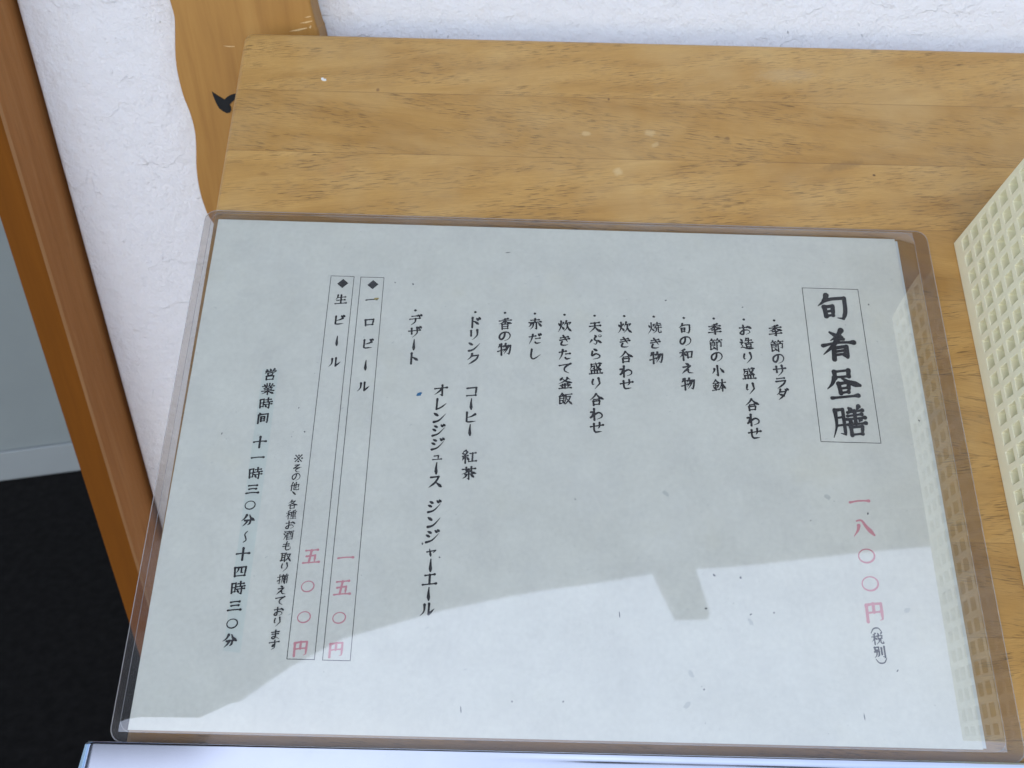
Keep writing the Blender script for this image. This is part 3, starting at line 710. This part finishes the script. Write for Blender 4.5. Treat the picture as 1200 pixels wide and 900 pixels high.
# ------------------------------------------------------------------ brush lettering
def catmull(pts, step):
    if len(pts) == 2: ctrl = [pts[0], pts[0], pts[1], pts[1]]
    else: ctrl = [pts[0]] + pts + [pts[-1]]
    out = []
    for i in range(1, len(ctrl) - 2):
        a, b, c, d = ctrl[i - 1], ctrl[i], ctrl[i + 1], ctrl[i + 2]
        n = max(2, int(math.hypot(c[0] - b[0], c[1] - b[1]) / step))
        for k in range(n):
            t = k / n
            out.append(tuple(0.5 * (2 * b[j] + (c[j] - a[j]) * t + (2 * a[j] - 5 * b[j] + 4 * c[j] - d[j]) * t * t + (3 * b[j] - a[j] - 3 * c[j] + d[j]) * t ** 3) for j in (0, 1)))
    out.append(pts[-1])
    return out

def profile(kind, t, L):
    """half width of the brush along a stroke, in glyph units"""
    s = min(1.0, L / 30.0)
    press = math.exp(-(t / 0.10) ** 2)
    endp = math.exp(-((1 - t) / 0.10) ** 2)
    if kind == 'h': return 2.9 + 1.3 * press + 2.5 * endp * s
    if kind == 'v': return 4.7 + 1.2 * press + 0.4 * endp
    if kind == 't': return 5.2 * (1 - 0.82 * t ** 1.3) + 0.8 * press
    if kind == 'n': return 2.6 + 4.6 * max(0, min(1, t / 0.78)) ** 1.2 * (1.0 if t < 0.78 else 1 - 0.75 * ((t - 0.78) / 0.22) ** 1.2)
    if kind == 'd': return 2.0 + 4.6 * math.sin(math.pi * min(1, 0.10 + 0.66 * t))
    if kind == 'k': return 4.4 + 1.0 * press - 3.2 * max(0, (t - 0.80) / 0.20)
    if kind == 'c': return 4.0 + 0.8 * press + 0.7 * math.sin(6 * t) - 2.6 * max(0, (t - 0.75) / 0.25)
    if kind == 'a': return 1.8 + 1.4 * math.sin(math.pi * t)
    return 4.0

class Ink:
    def __init__(self): self.bm = bmesh.new(); self.z = 0.03
    def disc(self, x, y, rx, ry=None, n=12):
        ry = ry or rx
        self.z += 0.0007
        self.bm.faces.new([self.bm.verts.new(((x + rx * math.cos(2 * math.pi * k / n)) * S, (y + ry * math.sin(2 * math.pi * k / n)) * S, self.z * S)) for k in range(n)])
    def ribbon(self, pts, ws, closed=False):
        self.z += 0.0007
        n = len(pts); L = []; R = []
        for i in range(n):
            a = pts[(i - 1) % n] if closed or i > 0 else pts[0]
            b = pts[(i + 1) % n] if closed or i < n - 1 else pts[-1]
            dx, dy = b[0] - a[0], b[1] - a[1]; l = math.hypot(dx, dy) or 1
            nx, ny = -dy / l * ws[i], dx / l * ws[i]
            L.append(self.bm.verts.new(((pts[i][0] + nx) * S, (pts[i][1] + ny) * S, self.z * S)))
            R.append(self.bm.verts.new(((pts[i][0] - nx) * S, (pts[i][1] - ny) * S, self.z * S)))
        for i in range(n if closed else n - 1):
            j = (i + 1) % n
            self.bm.faces.new((L[i], L[j], R[j], R[i]))
        if not closed:
            self.disc(pts[0][0], pts[0][1], ws[0]); self.disc(pts[-1][0], pts[-1][1], ws[-1])
    def glyph(self, ch, x, y, size, bold=1.0):
        u = size / 100.0
        def T(p): return (x + (p[0] - 50) * u, y - (p[1] - 50 + (p[0] - 50) * -0.10) * 0.94 * u)
        spec = GLYPHS[ch]
        if spec == 'D':
            q = [T(p) for p in ((50, -4), (104, 50), (50, 104), (-4, 50))]
            self.z += 0.0007
            self.bm.faces.new([self.bm.verts.new((a * S, b * S, self.z * S)) for a, b in q]); return
        ns = spec.count(';') + 1
        thick = bold * 1.52 * (1.12 if ns <= 4 else 1.0 if ns <= 8 else 0.90 if ns <= 11 else 0.78)
        for st in spec.split(';'):
            kind, rest = st[0], st[1:]
            toks = rest.split()
            if kind == 'o':
                cx, cy = int(toks[0][:2]), int(toks[0][2:]); r = int(toks[1])
                n = 36; big = r > 20
                pts = [T((cx + r * math.cos(2 * math.pi * k / n) * 1.06, cy + r * math.sin(2 * math.pi * k / n) * 0.96)) for k in range(n)]
                w = 3.7 if big else 2.6
                ws = [(w * 1.12 + 0.9 * math.sin(2 * math.pi * k / n + 0.7)) * u * bold for k in range(n)]
                self.ribbon(pts, ws, True); continue
            P = [(int(q[:2]), int(q[2:])) for q in toks]
            if kind == 'p':
                p = T(P[0]); self.disc(p[0], p[1], 11 * u, 10 * u); continue
            jit = [(a + rnd.uniform(-1.0, 1.0), b + rnd.uniform(-1.0, 1.0)) for a, b in P]
            # break at sharp corners so that they stay crisp
            parts = [[jit[0]]]
            for i in range(1, len(jit)):
                parts[-1].append(jit[i])
                if 0 < i < len(jit) - 1 and kind in 'kht':
                    a = math.atan2(jit[i][1] - jit[i - 1][1], jit[i][0] - jit[i - 1][0]); b = math.atan2(jit[i + 1][1] - jit[i][1], jit[i + 1][0] - jit[i][0])
                    if abs((b - a + math.pi) % (2 * math.pi) - math.pi) > R3(50): parts.append([jit[i]])
            tot = sum(math.hypot(p[k + 1][0] - p[k][0], p[k + 1][1] - p[k][1]) for p in parts for k in range(len(p) - 1))
            done = 0.0
            for p in parts:
                cp = catmull(p, 4.0)
                ws = []; acc = done
                for i, q in enumerate(cp):
                    if i: acc += math.hypot(q[0] - cp[i - 1][0], q[1] - cp[i - 1][1])
                    ws.append(max(0.7, profile(kind, min(1, acc / tot), tot)) * u * thick)
                done = acc
                # horizontal parts of a turning stroke are thinner than its verticals
                if kind == 'k' and abs(p[-1][0] - p[0][0]) > 1.5 * abs(p[-1][1] - p[0][1]): ws = [w * 0.84 for w in ws]
                self.ribbon([T(q) for q in cp], ws)

for nm, txt, size, ink, bold, pos in COLUMNS:
    k = Ink()
    for ch, (x, y) in zip(txt, pos):
        sz = size
        if ch == '◆': sz = size * 1.0
        if nm == 'beer_lettering' and ch == '◆': sz = 4.4
        if ch in 'ュャ': sz = size * 0.72
        if ch in '季節造盛合鉢和物焼炊釜飯赤香紅茶営業種揃酒取': sz = size * 1.05
        k.glyph(ch, x, y, sz, bold)
    me_name = nm
    from_bm(nm, k.bm, M['pink' if ink == 'r' else 'ink'], sheet)

# dirt flecks and one blue ink dot on the sheet
bm = bmesh.new(); bm2 = bmesh.new()
for i, (x, y) in enumerate(MARKS):
    if i in (7, 10, 13, 14, 9, 11): blotch(bm2, x, y, 1.5, 0.9, rnd.uniform(-60, 60), 0.022)
    elif i in (3, 9, 27, 2, 4): blotch(bm, x, y, 1.2, 0.2, 95 if i in (3, 27, 4) else 10, 0.024)
    else: blotch(bm, x, y, rnd.uniform(.25, .6), rnd.uniform(.2, .4), rnd.uniform(0, 180), 0.024)
for i in range(45):
    blotch(bm, rnd.uniform(4, 293), rnd.uniform(4, 206), rnd.uniform(.08, .24), rnd.uniform(.06, .18), rnd.uniform(0, 180), 0.020 + i * 1e-5, 7)
for i in range(40):
    blotch(bm2, rnd.uniform(4, 293), rnd.uniform(4, 206), rnd.uniform(.3, .9), rnd.uniform(.10, .25), rnd.uniform(-20, 40), 0.017 + i * 1e-5, 8)
from_bm('dirt_flecks', bm, M['fleck'], sheet)['kind'] = 'stuff'
from_bm('dirt_smudges', bm2, M['smudge'], sheet)['kind'] = 'stuff'
bm = bmesh.new(); blotch(bm, 92.5, 129.2, 1.15, 0.72, 25, 0.026); from_bm('blue_ink_dot', bm, M['blue'], sheet)
bm = bmesh.new(); blotch(bm, 72.0, 172.6, 1.3, 0.5, 15, 0.06); from_bm('yellow_stain', bm, mat_plain('yellow_stain', (0.42, 0.34, 0.12), 0.9), sheet)

# polished metal stop along the lower edge of the board
led = in_paper(empty('metal_ledge'), 0, 0, -2.0)
tag(led, 'polished metal ledge along the bottom edge, in front of the menu sleeve', 'ledge')
bm = bmesh.new()
def lz(x, y):
    """top of the metal: a flat lip with a shallow pressed groove that grows towards the right"""
    g = min(1.0, max(0.0, (x - 118.0) / 55.0)); g = g * g * (3 - 2 * g)
    t = y + 6.4 + 0.002 * (x - 150)
    z = 4.2 - g * 0.135 * math.exp(-(t / 0.85) ** 2) * (1 + 0.15 * math.sin(x * 0.09))
    z -= 0.03 * (0.0 if y > -14 else (-14 - y))
    if y > -4.7: z -= (y + 4.7) ** 2 * 0.6
    return z
lxs = [-12.6 + 440 * k / 160 for k in range(161)]
lys = [-4.0 - 0.2 * k for k in range(60)] + [-16 - 1.6 * k for k in range(1, 8)]
def lx_(x, y):
    # the left corner is clipped and the lip widens a little towards the viewer
    return x if x > -12 else x - 0.10 * (-4.0 - y) + max(0.0, 0.9 - (-4.0 - y)) * 0.9
gr = [[bm.verts.new((lx_(x, y) * S, y * S, lz(x, y) * S)) for x in lxs] for y in lys]
for j in range(len(lys) - 1):
    for i in range(len(lxs) - 1):
        bm.faces.new((gr[j][i], gr[j][i + 1], gr[j + 1][i + 1], gr[j + 1][i]))
lip = from_bm('lip', bm, M['metal'], led, True)
so = lip.modifiers.new('thickness', 'SOLIDIFY'); so.thickness = 1.0 * S; so.offset = -1.0
bm = bmesh.new(); box(bm, -12.4, 427, -28.5, -27.3, -30, 3.2)
bevel(from_bm('front_fold', bm, M['metal'], led), 0.3, 2)
bm = bmesh.new(); box(bm, -12.2, 427, -26.5, -5.9, 0.2, 2.9)
from_bm('core', bm, M['metal'], led)

# ------------------------------------------------------------------ lattice basket
bas = in_paper(empty('lattice_basket'), 324.0, 210.0, -2.0)
tag(bas, 'pale green plastic basket with square lattice sides on the right of the board', 'basket')
def lattice(name, n, m, pitch, hole, mu, mv0, mv1, th, parent, mat):
    """upright panel in the (u, v) plane, n x m square through-holes, thickness th along w"""
    us = [0.0]
    for i in range(n): us += [mu + i * pitch, mu + i * pitch + hole]
    us.append(us[-1] + mu)
    vs = [0.0]
    for j in range(m): vs += [mv0 + j * pitch, mv0 + j * pitch + hole]
    vs.append(vs[-1] + mv1)
    bm = bmesh.new()
    F = [[[bm.verts.new((u * S, w * S, v * S)) for u in us] for v in vs] for w in (0, th)]
    isH = lambda i, j: i % 2 == 1 and j % 2 == 1
    for j in range(len(vs) - 1):
        for i in range(len(us) - 1):
            if isH(i, j):
                q = [(i, j), (i + 1, j), (i + 1, j + 1), (i, j + 1)]
                for k in range(4):
                    a, b = q[k], q[(k + 1) % 4]
                    bm.faces.new((F[0][a[1]][a[0]], F[0][b[1]][b[0]], F[1][b[1]][b[0]], F[1][a[1]][a[0]]))
            else:
                for w in (0, 1):
                    bm.faces.new((F[w][j][i], F[w][j][i + 1], F[w][j + 1][i + 1], F[w][j + 1][i]))
    for i in range(len(us) - 1):
        for j in (0, -1): bm.faces.new((F[0][j][i], F[0][j][i + 1], F[1][j][i + 1], F[1][j][i]))
    for j in range(len(vs) - 1):
        for i in (0, -1): bm.faces.new((F[0][j][i], F[0][j + 1][i], F[1][j + 1][i], F[1][j][i]))
    o = from_bm(name, bm, mat, parent)
    bevel(o, 0.25, 2, 30)
    return o, us[-1], vs[-1]
PIT, HOL = 8.15, 5.3
o, LY, LZ = lattice('side_panel', 25, 8, PIT, HOL, 2.9, 6.5, 5.1, 5.5, bas, M['basket'])
o.rotation_euler = (0, 0, R3(-90)); o.location = (0, 0, 0.2 * S)
o2, LX, _ = lattice('end_panel', 3, 8, PIT, HOL, 2.9, 6.5, 5.1, 5.5, bas, M['basket'])
o2.location = (5.55 * S, -5.5 * S, 0.2 * S)
c = o.copy(); col.objects.link(c); c.parent = bas; c.location = ((LX + 5.6) * S, 0, 0.2 * S)
c = o2.copy(); col.objects.link(c); c.parent = bas; c.location = (5.55 * S, -LY * S, 0.2 * S)
bm = bmesh.new(); box(bm, 5.6, LX + 5.4, -LY + .2, -5.6, 0.3, 3.0)
from_bm('base', bm, M['basket'], bas)
